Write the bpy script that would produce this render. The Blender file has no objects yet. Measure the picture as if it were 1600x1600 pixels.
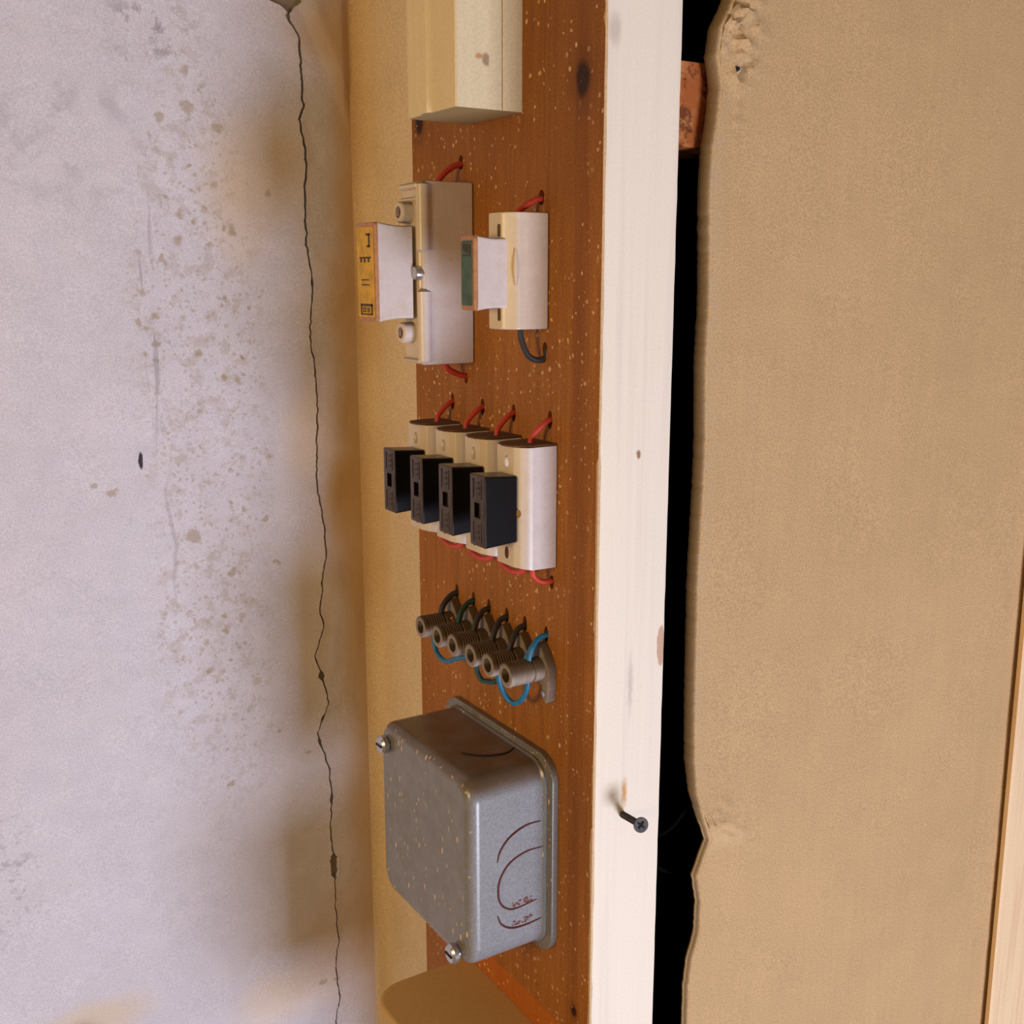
import bpy, bmesh, math, random
from mathutils import Vector, Matrix, noise
C = bpy.context.collection
scene = bpy.context.scene
R = math.radians
random.seed(7)

# ---------------------------------------------------------------- camera
cam_d = bpy.data.cameras.new('camera'); cam = bpy.data.objects.new('camera', cam_d); C.objects.link(cam)
scene.camera = cam
cam_d.sensor_width = 36; cam_d.lens = 36*1720/1600; cam_d.clip_start = .01; cam_d.clip_end = 50
cam.location = (-.36, 0, 0)
cam.rotation_euler = (R(90-12), 0, R(-32))

# ---------------------------------------------------------------- world, lights, exposure
w = bpy.data.worlds.new('world'); scene.world = w; w.use_nodes = True
w.node_tree.nodes['Background'].inputs[0].default_value = (1.0, .66, .32, 1)
w.node_tree.nodes['Background'].inputs[1].default_value = .19

def area(name, loc, target, size, energy, col):
    d = bpy.data.lights.new(name, 'AREA'); d.shape = 'SQUARE'; d.size = size; d.energy = energy; d.color = col
    o = bpy.data.objects.new(name, d); C.objects.link(o); o.location = loc
    o.rotation_euler = (Vector(target)-Vector(loc)).to_track_quat('-Z', 'Y').to_euler()
    return o
area('window_daylight', (.19, -1.40, -1.05), (-.1, .7, -.12), .72, 38, (.83, .85, 1.0))
area('room_lamp', (-1.30, .18, .02), (0, .6, -.15), .30, 6.6, (1.0, .70, .34))

vs = scene.view_settings
vs.view_transform = 'Standard'; vs.look = 'None'; vs.gamma = 1; vs.use_curve_mapping = False; vs.exposure = .08

# ---------------------------------------------------------------- materials
def lin(c):
    return tuple((v/12.92 if v <= .04045 else ((v+.055)/1.055)**2.4) for v in c)
def rgb(r, g, b):
    return lin((r/255, g/255, b/255))

class Mat:
    """small node builder: base colour, mottling, then spots and blobs mixed over it"""
    def __init__(s, name, col, rough=.6, metal=0, spec=.5):
        s.m = bpy.data.materials.new(name); s.m.use_nodes = True
        s.t = s.m.node_tree; s.n = s.t.nodes; s.b = s.n['Principled BSDF']
        s.b.inputs['Roughness'].default_value = rough; s.b.inputs['Metallic'].default_value = metal
        s.b.inputs['Specular IOR Level'].default_value = spec
        s.tc = s.n.new('ShaderNodeTexCoord').outputs['Object']
        s.col = s.val(col)
    def val(s, c):
        x = s.n.new('ShaderNodeRGB'); x.outputs[0].default_value = (*c, 1); return x.outputs[0]
    def link(s, a, b): s.t.links.new(a, b)
    def mapping(s, scale, loc=(0,0,0)):
        x = s.n.new('ShaderNodeMapping'); s.link(s.tc, x.inputs[0])
        x.inputs['Scale'].default_value = scale; x.inputs['Location'].default_value = loc; return x.outputs[0]
    def noise(s, scale, detail=3, rough=.5, vec=None, dist=0):
        x = s.n.new('ShaderNodeTexNoise'); s.link(vec or s.tc, x.inputs['Vector'])
        x.inputs['Scale'].default_value = scale; x.inputs['Detail'].default_value = detail
        x.inputs['Roughness'].default_value = rough; x.inputs['Distortion'].default_value = dist
        return x.outputs['Fac']
    def ramp(s, f, a, b, lo=0, hi=1):
        x = s.n.new('ShaderNodeMapRange'); x.interpolation_type = 'SMOOTHSTEP'; s.link(f, x.inputs[0])
        for i, v in enumerate((a, b, lo, hi)): x.inputs[i+1].default_value = v
        return x.outputs[0]
    def math(s, op, a, b):
        x = s.n.new('ShaderNodeMath'); x.operation = op
        for i, v in enumerate((a, b)):
            if isinstance(v, (int, float)): x.inputs[i].default_value = v
            else: s.link(v, x.inputs[i])
        return x.outputs[0]
    def mul(s, *a):
        r = a[0]
        for v in a[1:]: r = s.math('MULTIPLY', r, v)
        return r
    def mix(s, fac, c2, mode='MIX'):
        x = s.n.new('ShaderNodeMix'); x.data_type = 'RGBA'; x.blend_type = mode
        if isinstance(fac, (int, float)): x.inputs[0].default_value = fac
        else: s.link(fac, x.inputs[0])
        s.link(s.col, x.inputs[6])
        if isinstance(c2, tuple): x.inputs[7].default_value = (*c2, 1)
        else: s.link(c2, x.inputs[7])
        s.col = x.outputs[2]; return s
    def warp(s, amt, scale):
        x = s.n.new('ShaderNodeTexNoise'); s.link(s.tc, x.inputs['Vector']); x.inputs['Scale'].default_value = scale
        a = s.n.new('ShaderNodeVectorMath'); a.operation = 'SUBTRACT'; s.link(x.outputs['Color'], a.inputs[0]); a.inputs[1].default_value = (.5,.5,.5)
        b = s.n.new('ShaderNodeVectorMath'); b.operation = 'SCALE'; s.link(a.outputs[0], b.inputs[0]); b.inputs['Scale'].default_value = amt
        c = s.n.new('ShaderNodeVectorMath'); c.operation = 'ADD'; s.link(s.tc, c.inputs[0]); s.link(b.outputs[0], c.inputs[1])
        return c.outputs[0]
    def blob(s, c, r, soft=.6, vec=None):
        """1 inside an ellipsoid of radius r about c"""
        a = s.n.new('ShaderNodeVectorMath'); a.operation = 'SUBTRACT'; s.link(vec or s.tc, a.inputs[0]); a.inputs[1].default_value = c
        b = s.n.new('ShaderNodeVectorMath'); b.operation = 'DIVIDE'; s.link(a.outputs[0], b.inputs[0]); b.inputs[1].default_value = r
        d = s.n.new('ShaderNodeVectorMath'); d.operation = 'LENGTH'; s.link(b.outputs[0], d.inputs[0])
        return s.ramp(d.outputs['Value'], 1-soft, 1, 1, 0)
    def cells(s, scale, size, keep, vec=None, soft=.35, vscale=(1,1,1)):
        """scattered specks: keep = share of cells that carry one"""
        m = vec
        if vscale != (1,1,1) and vec is None: m = s.mapping(vscale)
        x = s.n.new('ShaderNodeTexVoronoi'); s.link(m or s.tc, x.inputs['Vector']); x.inputs['Scale'].default_value = scale
        sp = s.n.new('ShaderNodeSeparateColor'); s.link(x.outputs['Color'], sp.inputs[0])
        on = s.ramp(sp.outputs[0], 1-keep, 1-keep+.25, 0, 1)
        sz = s.ramp(sp.outputs[1], 0, 1, size*.5, size)
        q = s.math('DIVIDE', x.outputs['Distance'], sz)
        return s.mul(s.ramp(q, 1-soft, 1, 1, 0), on)
    def bump(s, f, strength, dist=.001):
        x = s.n.new('ShaderNodeBump'); s.link(f, x.inputs['Height']); x.inputs['Strength'].default_value = strength
        x.inputs['Distance'].default_value = dist
        if s.b.inputs['Normal'].is_linked: s.link(s.b.inputs['Normal'].links[0].from_socket, x.inputs['Normal'])
        s.link(x.outputs[0], s.b.inputs['Normal']); return s
    def mottle(s, scale, amt, detail=3, vec=None):
        f = s.noise(scale, detail, vec=vec)
        g = s.ramp(f, .25, .75, 1-amt, 1+amt)
        cc = s.n.new('ShaderNodeCombineColor')
        for i in range(3): s.link(g, cc.inputs[i])
        return s.mix(1.0, cc.outputs[0], 'MULTIPLY')
    def done(s):
        s.link(s.col, s.b.inputs['Base Color']); return s.m

def simple(name, col, rough=.5, mot=.05, scale=150, metal=0, bump=0, spec=.5):
    M = Mat(name, col, rough, metal, spec).mottle(scale, mot)
    if bump: M.bump(M.noise(scale*3, 3), bump, .0005)
    return M.done()

# left plaster wall: white distemper with mould, warm shade and stains painted in, grey scuffs
def wall_left_mat():
    M = Mat('white_plaster', rgb(206, 204, 217), .85, spec=.2)
    M.mottle(9, .035); M.mottle(60, .03); M.mottle(900, .11, 1)
    W = M.warp(.012, 45)
    # warm shade by the corner painted in ochre and tan, with some stains
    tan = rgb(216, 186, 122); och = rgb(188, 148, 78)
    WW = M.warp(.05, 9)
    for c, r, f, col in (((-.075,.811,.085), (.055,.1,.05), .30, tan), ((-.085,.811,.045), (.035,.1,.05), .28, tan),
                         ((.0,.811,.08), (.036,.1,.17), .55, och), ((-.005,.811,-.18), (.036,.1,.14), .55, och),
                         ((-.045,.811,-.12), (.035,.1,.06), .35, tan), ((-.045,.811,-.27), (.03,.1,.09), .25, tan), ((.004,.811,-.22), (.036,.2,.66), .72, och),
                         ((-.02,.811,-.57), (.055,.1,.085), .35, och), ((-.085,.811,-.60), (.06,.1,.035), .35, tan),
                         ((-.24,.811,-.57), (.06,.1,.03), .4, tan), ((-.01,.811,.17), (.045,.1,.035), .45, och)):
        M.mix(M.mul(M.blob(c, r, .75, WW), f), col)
    gk = M.blob((-.145,.811,.165), (.05,.2,.045), .8, WW); M.mix(M.mul(M.ramp(M.noise(70, 5, .75), .48, .62), gk, .6), rgb(124, 112, 110))
    # mould spots in a vertical band
    band = M.blob((-.121,.811,-.12), (.062,.2,.38), .45, M.warp(.05, 14))
    band2 = M.blob((-.205,.811,.10), (.13,.2,.10), .8, WW)
    sp = rgb(160, 143, 116)
    v = M.warp(.008, 120)
    clump = M.ramp(M.noise(28, 3), .40, .58)
    M.mix(M.mul(M.cells(100, .50, .8, v, .7), band, clump, .75), sp)
    M.mix(M.mul(M.cells(210, .60, .7, v, .7), band, .45), sp)
    M.mix(M.mul(M.cells(75, .26, .16, v, .6), M.blob((-.13,.811,-.1), (.10,.2,.5), .3), .5), rgb(160, 138, 112))
    M.mix(M.mul(M.ramp(M.noise(75, 4, .7, vec=v), .50, .64), band, .34), sp)
    M.mix(M.mul(M.ramp(M.noise(40, 5, .7), .50, .68), band2, .22), rgb(120, 118, 120))
    # single larger spots (world x, z)
    for x, z, r in ((-.146,.012,.004), (-.155,-.045,.004), (-.066,.062,.003), (-.1215,.118,.006), (-.102,.105,.005), (-.141,.11,.005),
                    (-.192,-.152,.0032), (-.203,-.145,.003), (-.078,-.182,.0035), (-.0745,-.36,.003), (-.047,-.60,.003), (-.136,-.19,.006),
                    (-.109,-.222,.005), (-.073,-.22,.003), (-.118,-.395,.004), (-.052,-.385,.003), (-.035,-.60,.0028), (-.165,-.03,.003)):
        M.mix(M.mul(M.blob((x,.811,z), (r,.1,r), .5, M.warp(.012, 130)), .6), sp)
    # scuffs and pencil-grey scratches
    gx = M.mapping((60, 1, 5))
    M.mix(M.mul(M.ramp(M.noise(4, 3, vec=gx), .5, .62), M.blob((-.158,.811,-.02), (.009,.2,.15), .7, M.warp(.01, 20)), .5), rgb(140, 138, 150))
    M.mix(M.mul(M.blob((-.150,.811,-.19), (.0022,.2,.08), .8, M.warp(.02, 22)), .35), rgb(140, 138, 150))
    M.mix(M.mul(M.blob((-.173,.811,.115), (.010,.2,.022), .8, M.warp(.03, 60)), .25), rgb(125, 125, 135))
    M.mix(M.mul(M.blob((-.1702,.811,-.1296), (.0022,.2,.008), .4, M.warp(.004, 120)), .95), rgb(38, 34, 36))
    M.mix(M.mul(M.blob((-.2445,.811,-.575), (.016,.1,.022), .8, W), .5), rgb(120, 104, 84))
    M.mix(M.mul(M.ramp(M.noise(95, 5, .75), .52, .62), M.blob((-.285,.811,-.43), (.035,.2,.08), .8), .35), rgb(128, 118, 116))
    M.bump(M.noise(14, 4), .5, .004); M.bump(M.noise(350, 4), .35, .0006)
    return M.done()

def wall_back_mat():
    M = Mat('cream_plaster', rgb(220, 196, 160), .85, spec=.2)
    M.mottle(20, .04); M.mottle(900, .14, 1)
    M.mix(M.mul(M.blob((.0214,.80,.151), (.003,.05,.005), .5, M.warp(.004, 120)), .95), rgb(52, 40, 44))
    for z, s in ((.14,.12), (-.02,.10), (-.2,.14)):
        M.mix(M.mul(M.blob((.0,.811,z), (.03,.035,s), .8, M.warp(.03, 12)), .38), rgb(190, 138, 62))  # warm shade of the corner mixed into the plaster colour as ochre
    M.bump(M.noise(300, 4), .4, .0006)
    return M.done()

def wall_right_mat():
    M = Mat('beige_painted_plaster', rgb(196, 164, 122), .8, spec=.25)
    M.mottle(7, .03); M.mottle(30, .025); M.mottle(900, .15, 1)
    M.mottle(8, .02, vec=M.mapping((25, 1, 1.2)))
    M.mix(M.mul(M.blob((.105,.4844,-.357), (.03,.1,.016), .8, M.warp(.03, 60)), .35), rgb(220, 190, 150))
    e = M.mul(M.ramp(M.noise(160, 5, .7), .42, .6), M.blob((.062,.49,-.1), (.03,.1,.5), .5))
    M.mix(M.mul(e, .25), rgb(176, 166, 150))
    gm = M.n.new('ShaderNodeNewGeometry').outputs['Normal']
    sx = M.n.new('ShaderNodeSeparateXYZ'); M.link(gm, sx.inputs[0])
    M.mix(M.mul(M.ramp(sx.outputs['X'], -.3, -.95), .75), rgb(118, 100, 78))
    M.bump(M.noise(500, 4), .45, .0005); M.bump(M.noise(90, 3), .3, .0008)
    return M.done()

def board_mat():
    M = Mat('stained_pine', rgb(166, 105, 42), .62, spec=.25)
    g = M.mapping((1, 26, 1.3))
    M.mix(M.ramp(M.noise(7, 6, .65, vec=g, dist=.6), .3, .75, 0, .55), rgb(120, 70, 26))
    M.mix(M.ramp(M.noise(30, 4, vec=g), .45, .75, 0, .35), rgb(196, 126, 54))
    M.mottle(8, .10); M.mottle(800, .2, 1)
    # darker, redder top of the board
    M.mix(M.mul(M.blob((0,.59,.20), (1,.5,.26), .8, M.warp(.05, 8)), .45), rgb(98, 54, 26))
    M.mix(M.mul(M.blob((0,.505,-.1), (1,.012,.7), .8), .35), rgb(108, 52, 22))
    # knots
    for y, z, r, c in ((.5050,.1035,.0110,rgb(40,18,12)), (.6945,.102,.009,rgb(34,16,10)), (.5022,-.4544,.0045,rgb(28,12,8))):
        W = M.warp(.004, 150)
        M.mix(M.mul(M.blob((0,y,z), (1,r*1.7,r*2.4), .8, W), .45), rgb(84, 44, 22))
        M.mix(M.mul(M.blob((0,y,z), (1,r*.75,r*1.05), .5, W), .9), c)
    # orange band across the lower board
    a = M.mul(M.blob((0,.56,-.4935), (1,.14,.0215), .12), 1)
    M.mix(M.mul(a, .6), rgb(198, 104, 30))
    # paint flecks
    fl = rgb(226, 190, 140); v = M.warp(.004, 200)
    dens = M.ramp(M.noise(14, 3), .38, .62)
    M.mix(M.mul(M.cells(230, .36, .30, v), dens, .85), fl)
    M.mix(M.mul(M.cells(160, .19, .26, M.mapping((1,1.3,.9))), .9), fl)
    M.bump(M.noise(12, 5, vec=g), .35, .0006); M.bump(M.noise(700, 2), .3, .0003)
    return M.done()

def batten_mat():
    M = Mat('white_gloss_paint', rgb(246, 236, 222), .42, spec=.4)
    M.mottle(5, .02); M.mottle(700, .025, 1)
    g = M.mapping((60, 1, 1.5)); M.mix(M.ramp(M.noise(3, 4, vec=g), .45, .75, 0, .25), rgb(214, 200, 196))
    M.bump(M.noise(3, 4, vec=g), .35, .0006)
    W = M.warp(.003, 200)
    M.mix(M.mul(M.blob((.0272,.4844,-.0976), (.0022,.1,.0035), .6, W), .9), rgb(158, 104, 58))
    M.mix(M.mul(M.blob((.0475,.4844,-.2151), (.0035,.1,.014), .2, W), .9), rgb(202, 164, 138))
    M.mix(M.mul(M.blob((.0222,.4844,-.303), (.003,.1,.013), .9, W), .9), rgb(206, 146, 66))
    M.mix(M.mul(M.blob((.025,.4844,-.235), (.003,.1,.03), .9, W), .45), rgb(170, 160, 166))
    M.mix(M.mul(M.blob((.005,.4844,.125), (.006,.1,.012), .8, W), .5), rgb(186, 170, 160))
    M.mix(M.mul(M.cells(150, .13, .12), .7), rgb(190, 150, 116))
    return M.done()

def porcelain_mat(name='porcelain', col=rgb(212, 203, 203)):
    M = Mat(name, col, .32, spec=.5)
    M.mottle(60, .04); M.mottle(500, .03, 1)
    dirt = M.ramp(M.noise(70, 4, .6), .50, .75)
    # dust has settled on what faces up; what faces out of the board is yellower
    gm = M.n.new('ShaderNodeNewGeometry').outputs['Normal']
    sx = M.n.new('ShaderNodeSeparateXYZ'); M.link(gm, sx.inputs[0])
    up = M.ramp(sx.outputs['Z'], .45, .9); out = M.ramp(sx.outputs['X'], -.25, -.95)
    M.mix(M.mul(out, .55), rgb(214, 186, 126)); M.mix(M.mul(dirt, .22), rgb(190, 160, 110))
    M.mix(M.mul(up, .85), rgb(116, 92, 60))
    M.mix(M.mul(M.cells(240, .16, .15), .7), rgb(120, 92, 66))
    return M.done()

def dusty_dark_mat():
    M = Mat('black_bakelite', rgb(22, 21, 25), .28, spec=.15)
    gm = M.n.new('ShaderNodeNewGeometry').outputs['Normal']
    sx = M.n.new('ShaderNodeSeparateXYZ'); M.link(gm, sx.inputs[0])
    out = M.ramp(sx.outputs['X'], -.6, -.97); up = M.ramp(sx.outputs['Z'], .5, .9)
    M.mix(M.mul(out, M.ramp(M.noise(200, 4), .2, .7, .5, 1), .60), rgb(104, 88, 78))
    M.mix(M.mul(up, .7), rgb(112, 92, 72)); M.mottle(500, .1)
    return M.done()

def junction_mat():
    M = Mat('grey_enamelled_steel', rgb(138, 141, 148), .27, spec=.5)
    M.mottle(40, .04); M.mottle(900, .14, 1)
    gm = M.n.new('ShaderNodeNewGeometry').outputs['Normal']
    sx = M.n.new('ShaderNodeSeparateXYZ'); M.link(gm, sx.inputs[0])
    up = M.ramp(sx.outputs['Z'], .12, .75); out = M.ramp(sx.outputs['X'], -.35, -.95)
    d = M.ramp(M.noise(90, 4, .6), .3, .7, .6, 1)
    M.mix(M.mul(out, d, .85), rgb(112, 102, 82))
    M.mix(M.mul(up, M.ramp(M.noise(45, 4), .25, .7, .75, 1), .93), rgb(96, 74, 46))
    v = M.warp(.005, 150)
    fl = rgb(232, 196, 140)
    M.mix(M.mul(M.cells(190, .30, .6, M.mapping((1,1.4,.55))), out, M.ramp(M.noise(55, 2), .42, .55), .95), fl)
    M.mix(M.mul(M.cells(260, .30, .4, v), out, .6), fl)
    M.bump(M.noise(400, 3), .12, .0004)
    return M.done()

def dusty(name, col, top, rough=.6, k=.8):
    M = Mat(name, col, rough, spec=.3).mottle(300, .12)
    gm = M.n.new('ShaderNodeNewGeometry').outputs['Normal']
    sx = M.n.new('ShaderNodeSeparateXYZ'); M.link(gm, sx.inputs[0])
    M.mix(M.mul(M.ramp(sx.outputs['Z'], -.35, .5), k), top)
    M.bump(M.noise(500, 3), .3, .0004)
    return M.done()

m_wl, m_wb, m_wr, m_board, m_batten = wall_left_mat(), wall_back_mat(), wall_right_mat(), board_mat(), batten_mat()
m_porc = porcelain_mat(); m_porc2 = porcelain_mat('cream_porcelain', rgb(214, 199, 184)); m_black = dusty_dark_mat(); m_box = junction_mat()
m_screw = simple('black_screw_steel', rgb(42, 36, 40), .45, .15, 400)
m_zinc = simple('bright_zinc', rgb(190, 186, 188), .28, .1, 300, metal=.8)
m_brass = simple('aged_brass', rgb(140, 105, 50), .5, .2, 300, metal=.4)
m_red = dusty('red_wire_sheath', rgb(205, 72, 62), rgb(168, 66, 44), .45, .5)
m_blue = simple('blue_wire_sheath', rgb(28, 108, 150), .4, .12, 300)
m_teal = dusty('grimy_teal_sheath', rgb(34, 84, 88), rgb(48, 56, 48), .5, .7)
m_dark = dusty('grimy_black_sheath', rgb(52, 54, 58), rgb(64, 54, 44), .5, .5)
m_copper = simple('bare_copper', rgb(214, 120, 84), .35, .1, 300, metal=.6)
m_term = dusty('dusty_grey_bakelite', rgb(160, 148, 138), rgb(84, 64, 40), .65, .95)
m_hole = simple('deep_brown', rgb(36, 22, 16), .9)  # near-black brown for slots, seams, holes and recessed screws
m_dirt = simple('brown_dirt', rgb(96, 66, 36), .9, .2)
m_rust = simple('rust', rgb(92, 46, 38), .9, .3, 500, bump=.5)
m_rustpale = simple('rusty_bloom', rgb(112, 70, 64), .9, .3, 700, bump=.6)
m_yellow = simple('yellow_label', rgb(204, 156, 22), .55, .22, 160)
m_rim = simple('browned_porcelain_edge', rgb(176, 124, 84), .5, .15, 300)
m_green = simple('green_label', rgb(66, 92, 78), .6, .22, 160)
m_ink = simple('dark_ink', rgb(74, 50, 26), .7, .2)
m_cable = simple('black_cable', rgb(9, 8, 8), .95, spec=.05)
m_void = simple('cavity_shade_lining', rgb(20, 17, 16), .95)  # near-black: the gap's darkness is put into the colour
m_back = simple('crack_filling', rgb(146, 134, 118), .95, .2, 100)
m_lowbox = dusty('cream_bakelite', rgb(190, 160, 108), rgb(204, 160, 88), .7, .7)
def cream_wood():
    M = Mat('cream_painted_wood', rgb(226, 212, 178), .6, spec=.3)
    M.mottle(8, .03, vec=M.mapping((30, 30, 2))); M.mottle(600, .06, 1)
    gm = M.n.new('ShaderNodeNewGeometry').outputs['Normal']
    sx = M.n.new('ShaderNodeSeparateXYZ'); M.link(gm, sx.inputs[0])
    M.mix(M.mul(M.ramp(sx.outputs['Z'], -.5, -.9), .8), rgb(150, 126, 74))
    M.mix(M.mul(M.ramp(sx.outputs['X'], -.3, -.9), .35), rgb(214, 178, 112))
    # knot on the near side
    M.mix(M.mul(M.blob((-.0245,-.03,.0265), (.003,.03,.0045), .6, M.warp(.004, 150)), .75), rgb(142, 108, 84))
    M.mix(M.mul(M.blob((-.0285,-.03,.028), (.003,.03,.002), .6, M.warp(.003, 150)), .7), rgb(190, 120, 60))
    M.bump(M.noise(5, 4, vec=M.mapping((40, 40, 3))), .25, .0006)
    return M.done()
m_cream = cream_wood()
def pale_pine():
    M = Mat('pale_pine', rgb(236, 208, 172), .65, spec=.3)
    M.mix(M.ramp(M.noise(3, 4, vec=M.mapping((60, 10, 2))), .42, .7, 0, .5), rgb(214, 176, 134)); M.mottle(700, .05, 1)
    return M.done()
m_pine = pale_pine()
def orange_wood():
    M = Mat('rough_orange_timber', rgb(176, 98, 50), .75, spec=.2)
    M.mix(M.ramp(M.noise(60, 4, .6), .4, .6, 0, .8), rgb(204, 146, 92)); M.mix(M.ramp(M.noise(75, 5, .7), .5, .6, 0, .85), rgb(100, 46, 22))
    M.bump(M.noise(250, 4), .6, .001); return M.done()
m_noggin = orange_wood()

# ---------------------------------------------------------------- mesh helpers
def link(name, bm, mats, parent=None, smooth=False, origin=None, angle=35, wn=True):
    """bm is in world coordinates; the object's origin is its parent's place, or `origin`"""
    if parent is not None:
        off = Vector(parent['_o']) if '_o' in parent else Vector((0,0,0))
    else: off = Vector(origin) if origin else Vector((0,0,0))
    bmesh.ops.translate(bm, verts=bm.verts, vec=-off)
    me = bpy.data.meshes.new(name); bm.normal_update(); bm.to_mesh(me); bm.free()
    for m in (mats if isinstance(mats, (list, tuple)) else [mats]): me.materials.append(m)
    if smooth:
        me.polygons.foreach_set('use_smooth', [True]*len(me.polygons))
        try: me.set_sharp_from_angle(angle=R(angle))
        except Exception: pass
    o = bpy.data.objects.new(name, me); C.objects.link(o)
    if smooth and wn:
        md = o.modifiers.new('weighted', 'WEIGHTED_NORMAL'); md.keep_sharp = True; md.weight = 80
    if parent is not None:
        o.parent = parent; o['_o'] = tuple(off)
    else:
        o.location = off; o['_o'] = tuple(off)
    return o
def thing(name, loc, label, cat, group=None):
    o = bpy.data.objects.new(name, None); C.objects.link(o); o.location = loc; o.empty_display_size = .01
    o['_o'] = tuple(loc); tag(o, label, cat, group); return o
def tag(o, label, cat, group=None, kind=None):
    o['label'] = label; o['category'] = cat
    if group: o['group'] = group
    if kind: o['kind'] = kind
    return o
def struct(o): o['kind'] = 'structure'; return o

def box(bm, x0, x1, y0, y1, z0, z1, bev=0, seg=2):
    r = bmesh.ops.create_cube(bm, size=1); vs_ = r['verts']
    for v in vs_:
        v.co = Vector((x0 if v.co.x < 0 else x1, y0 if v.co.y < 0 else y1, z0 if v.co.z < 0 else z1))
    if bev:
        es = list({e for v in vs_ for e in v.link_edges})
        bmesh.ops.bevel(bm, geom=es, offset=bev, segments=seg, profile=.5, affect='EDGES')
    return bm
def prism(bm, pts, axis, a, b, bev=0, seg=2, which=None):
    """pts: outline in the plane across `axis` ('x': (y,z), 'y': (x,z), 'z': (x,y)), pushed from a to b"""
    def P(p, t): return {'x': (t, p[0], p[1]), 'y': (p[0], t, p[1]), 'z': (p[0], p[1], t)}[axis]
    A = [bm.verts.new(P(p, a)) for p in pts]; B = [bm.verts.new(P(p, b)) for p in pts]
    n = len(pts); fs = [bm.faces.new(A), bm.faces.new(B[::-1])]
    for i in range(n): fs.append(bm.faces.new((A[i], B[i], B[(i+1) % n], A[(i+1) % n])))
    bmesh.ops.recalc_face_normals(bm, faces=fs)
    if bev:
        es = list({e for f in fs for e in f.edges})
        if which == 'end': es = list(fs[1].edges)
        if which == 'both': es = list(fs[0].edges)+list(fs[1].edges)
        bmesh.ops.bevel(bm, geom=es, offset=bev, segments=seg, profile=.5, affect='EDGES', clamp_overlap=True)
    return bm
def rrect(a0, a1, b0, b1, r, n=6):
    out = []
    for ca, cb, t0 in ((a1-r, b1-r, 0), (a0+r, b1-r, 90), (a0+r, b0+r, 180), (a1-r, b0+r, 270)):
        for i in range(n+1):
            t = R(t0+90*i/n); out.append((ca+r*math.cos(t), cb+r*math.sin(t)))
    return out
def spline(pts, n=8):
    P = [Vector(p) for p in pts]; out = []
    Q = [P[0]*2-P[1]]+P+[P[-1]*2-P[-2]]
    for i in range(1, len(Q)-2):
        for k in range(n):
            t = k/n; a, b, c, d = Q[i-1], Q[i], Q[i+1], Q[i+2]
            out.append(.5*((2*b)+(c-a)*t+(2*a-5*b+4*c-d)*t*t+(3*b-a-3*c+d)*t**3))
    out.append(P[-1]); return out
def tube(bm, pts, r, seg=12, smooth=True, n=8, cap=True, taper=None):
    p = spline(pts, n) if smooth else [Vector(q) for q in pts]
    rings = []; up = None
    for i, q in enumerate(p):
        t = (p[min(i+1, len(p)-1)]-p[max(i-1, 0)]).normalized()
        if up is None: up = t.orthogonal().normalized()
        up = (up-t*up.dot(t)).normalized(); s = t.cross(up)
        rr = r if taper is None else r*taper(i/(len(p)-1))
        rings.append([bm.verts.new(q+(up*math.cos(2*math.pi*k/seg)+s*math.sin(2*math.pi*k/seg))*rr) for k in range(seg)])
    for a, b in zip(rings, rings[1:]):
        for k in range(seg): bm.faces.new((a[k], a[(k+1) % seg], b[(k+1) % seg], b[k]))
    if cap: bm.faces.new(rings[0][::-1]); bm.faces.new(rings[-1])
    return bm
def lathe(bm, prof, origin, axis, seg=28):
    """prof: (distance along axis, radius)"""
    ax = Vector(axis).normalized(); u = ax.orthogonal().normalized(); v = ax.cross(u); o = Vector(origin); rings = []
    for d, r in prof:
        if r < 1e-6: rings.append([bm.verts.new(o+ax*d)])
        else: rings.append([bm.verts.new(o+ax*d+(u*math.cos(2*math.pi*k/seg)+v*math.sin(2*math.pi*k/seg))*r) for k in range(seg)])
    fs = []
    for a, b in zip(rings, rings[1:]):
        for k in range(seg):
            if len(a) == 1 and len(b) == 1: break
            if len(a) == 1: fs.append(bm.faces.new((a[0], b[(k+1) % seg], b[k])))
            elif len(b) == 1: fs.append(bm.faces.new((a[k], a[(k+1) % seg], b[0])))
            else: fs.append(bm.faces.new((a[k], a[(k+1) % seg], b[(k+1) % seg], b[k])))
    bmesh.ops.recalc_face_normals(bm, faces=fs); return bm
def boolean(o, cut_bm):
    """cut the shape in cut_bm (world coordinates) out of o"""
    off = Vector(o['_o']); bmesh.ops.translate(cut_bm, verts=cut_bm.verts, vec=-off)
    me = bpy.data.meshes.new('cut'); cut_bm.to_mesh(me); cut_bm.free()
    c = bpy.data.objects.new('cut', me); C.objects.link(c); c.matrix_world = Matrix.Translation(off)
    if o.parent: c.matrix_world = Matrix.Translation(off)
    md = o.modifiers.new('b', 'BOOLEAN'); md.object = c; md.operation = 'DIFFERENCE'; md.solver = 'EXACT'
    bpy.context.view_layer.update()
    dg = bpy.context.evaluated_depsgraph_get(); new = bpy.data.meshes.new_from_object(o.evaluated_get(dg), depsgraph=dg)
    o.modifiers.clear(); o.data = new; bpy.data.objects.remove(c)
def fbm(x, y, z, o=4): return noise.fractal(Vector((x, y, z)), 1.0, 2.0, o)
def NB(): return bmesh.new()

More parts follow.
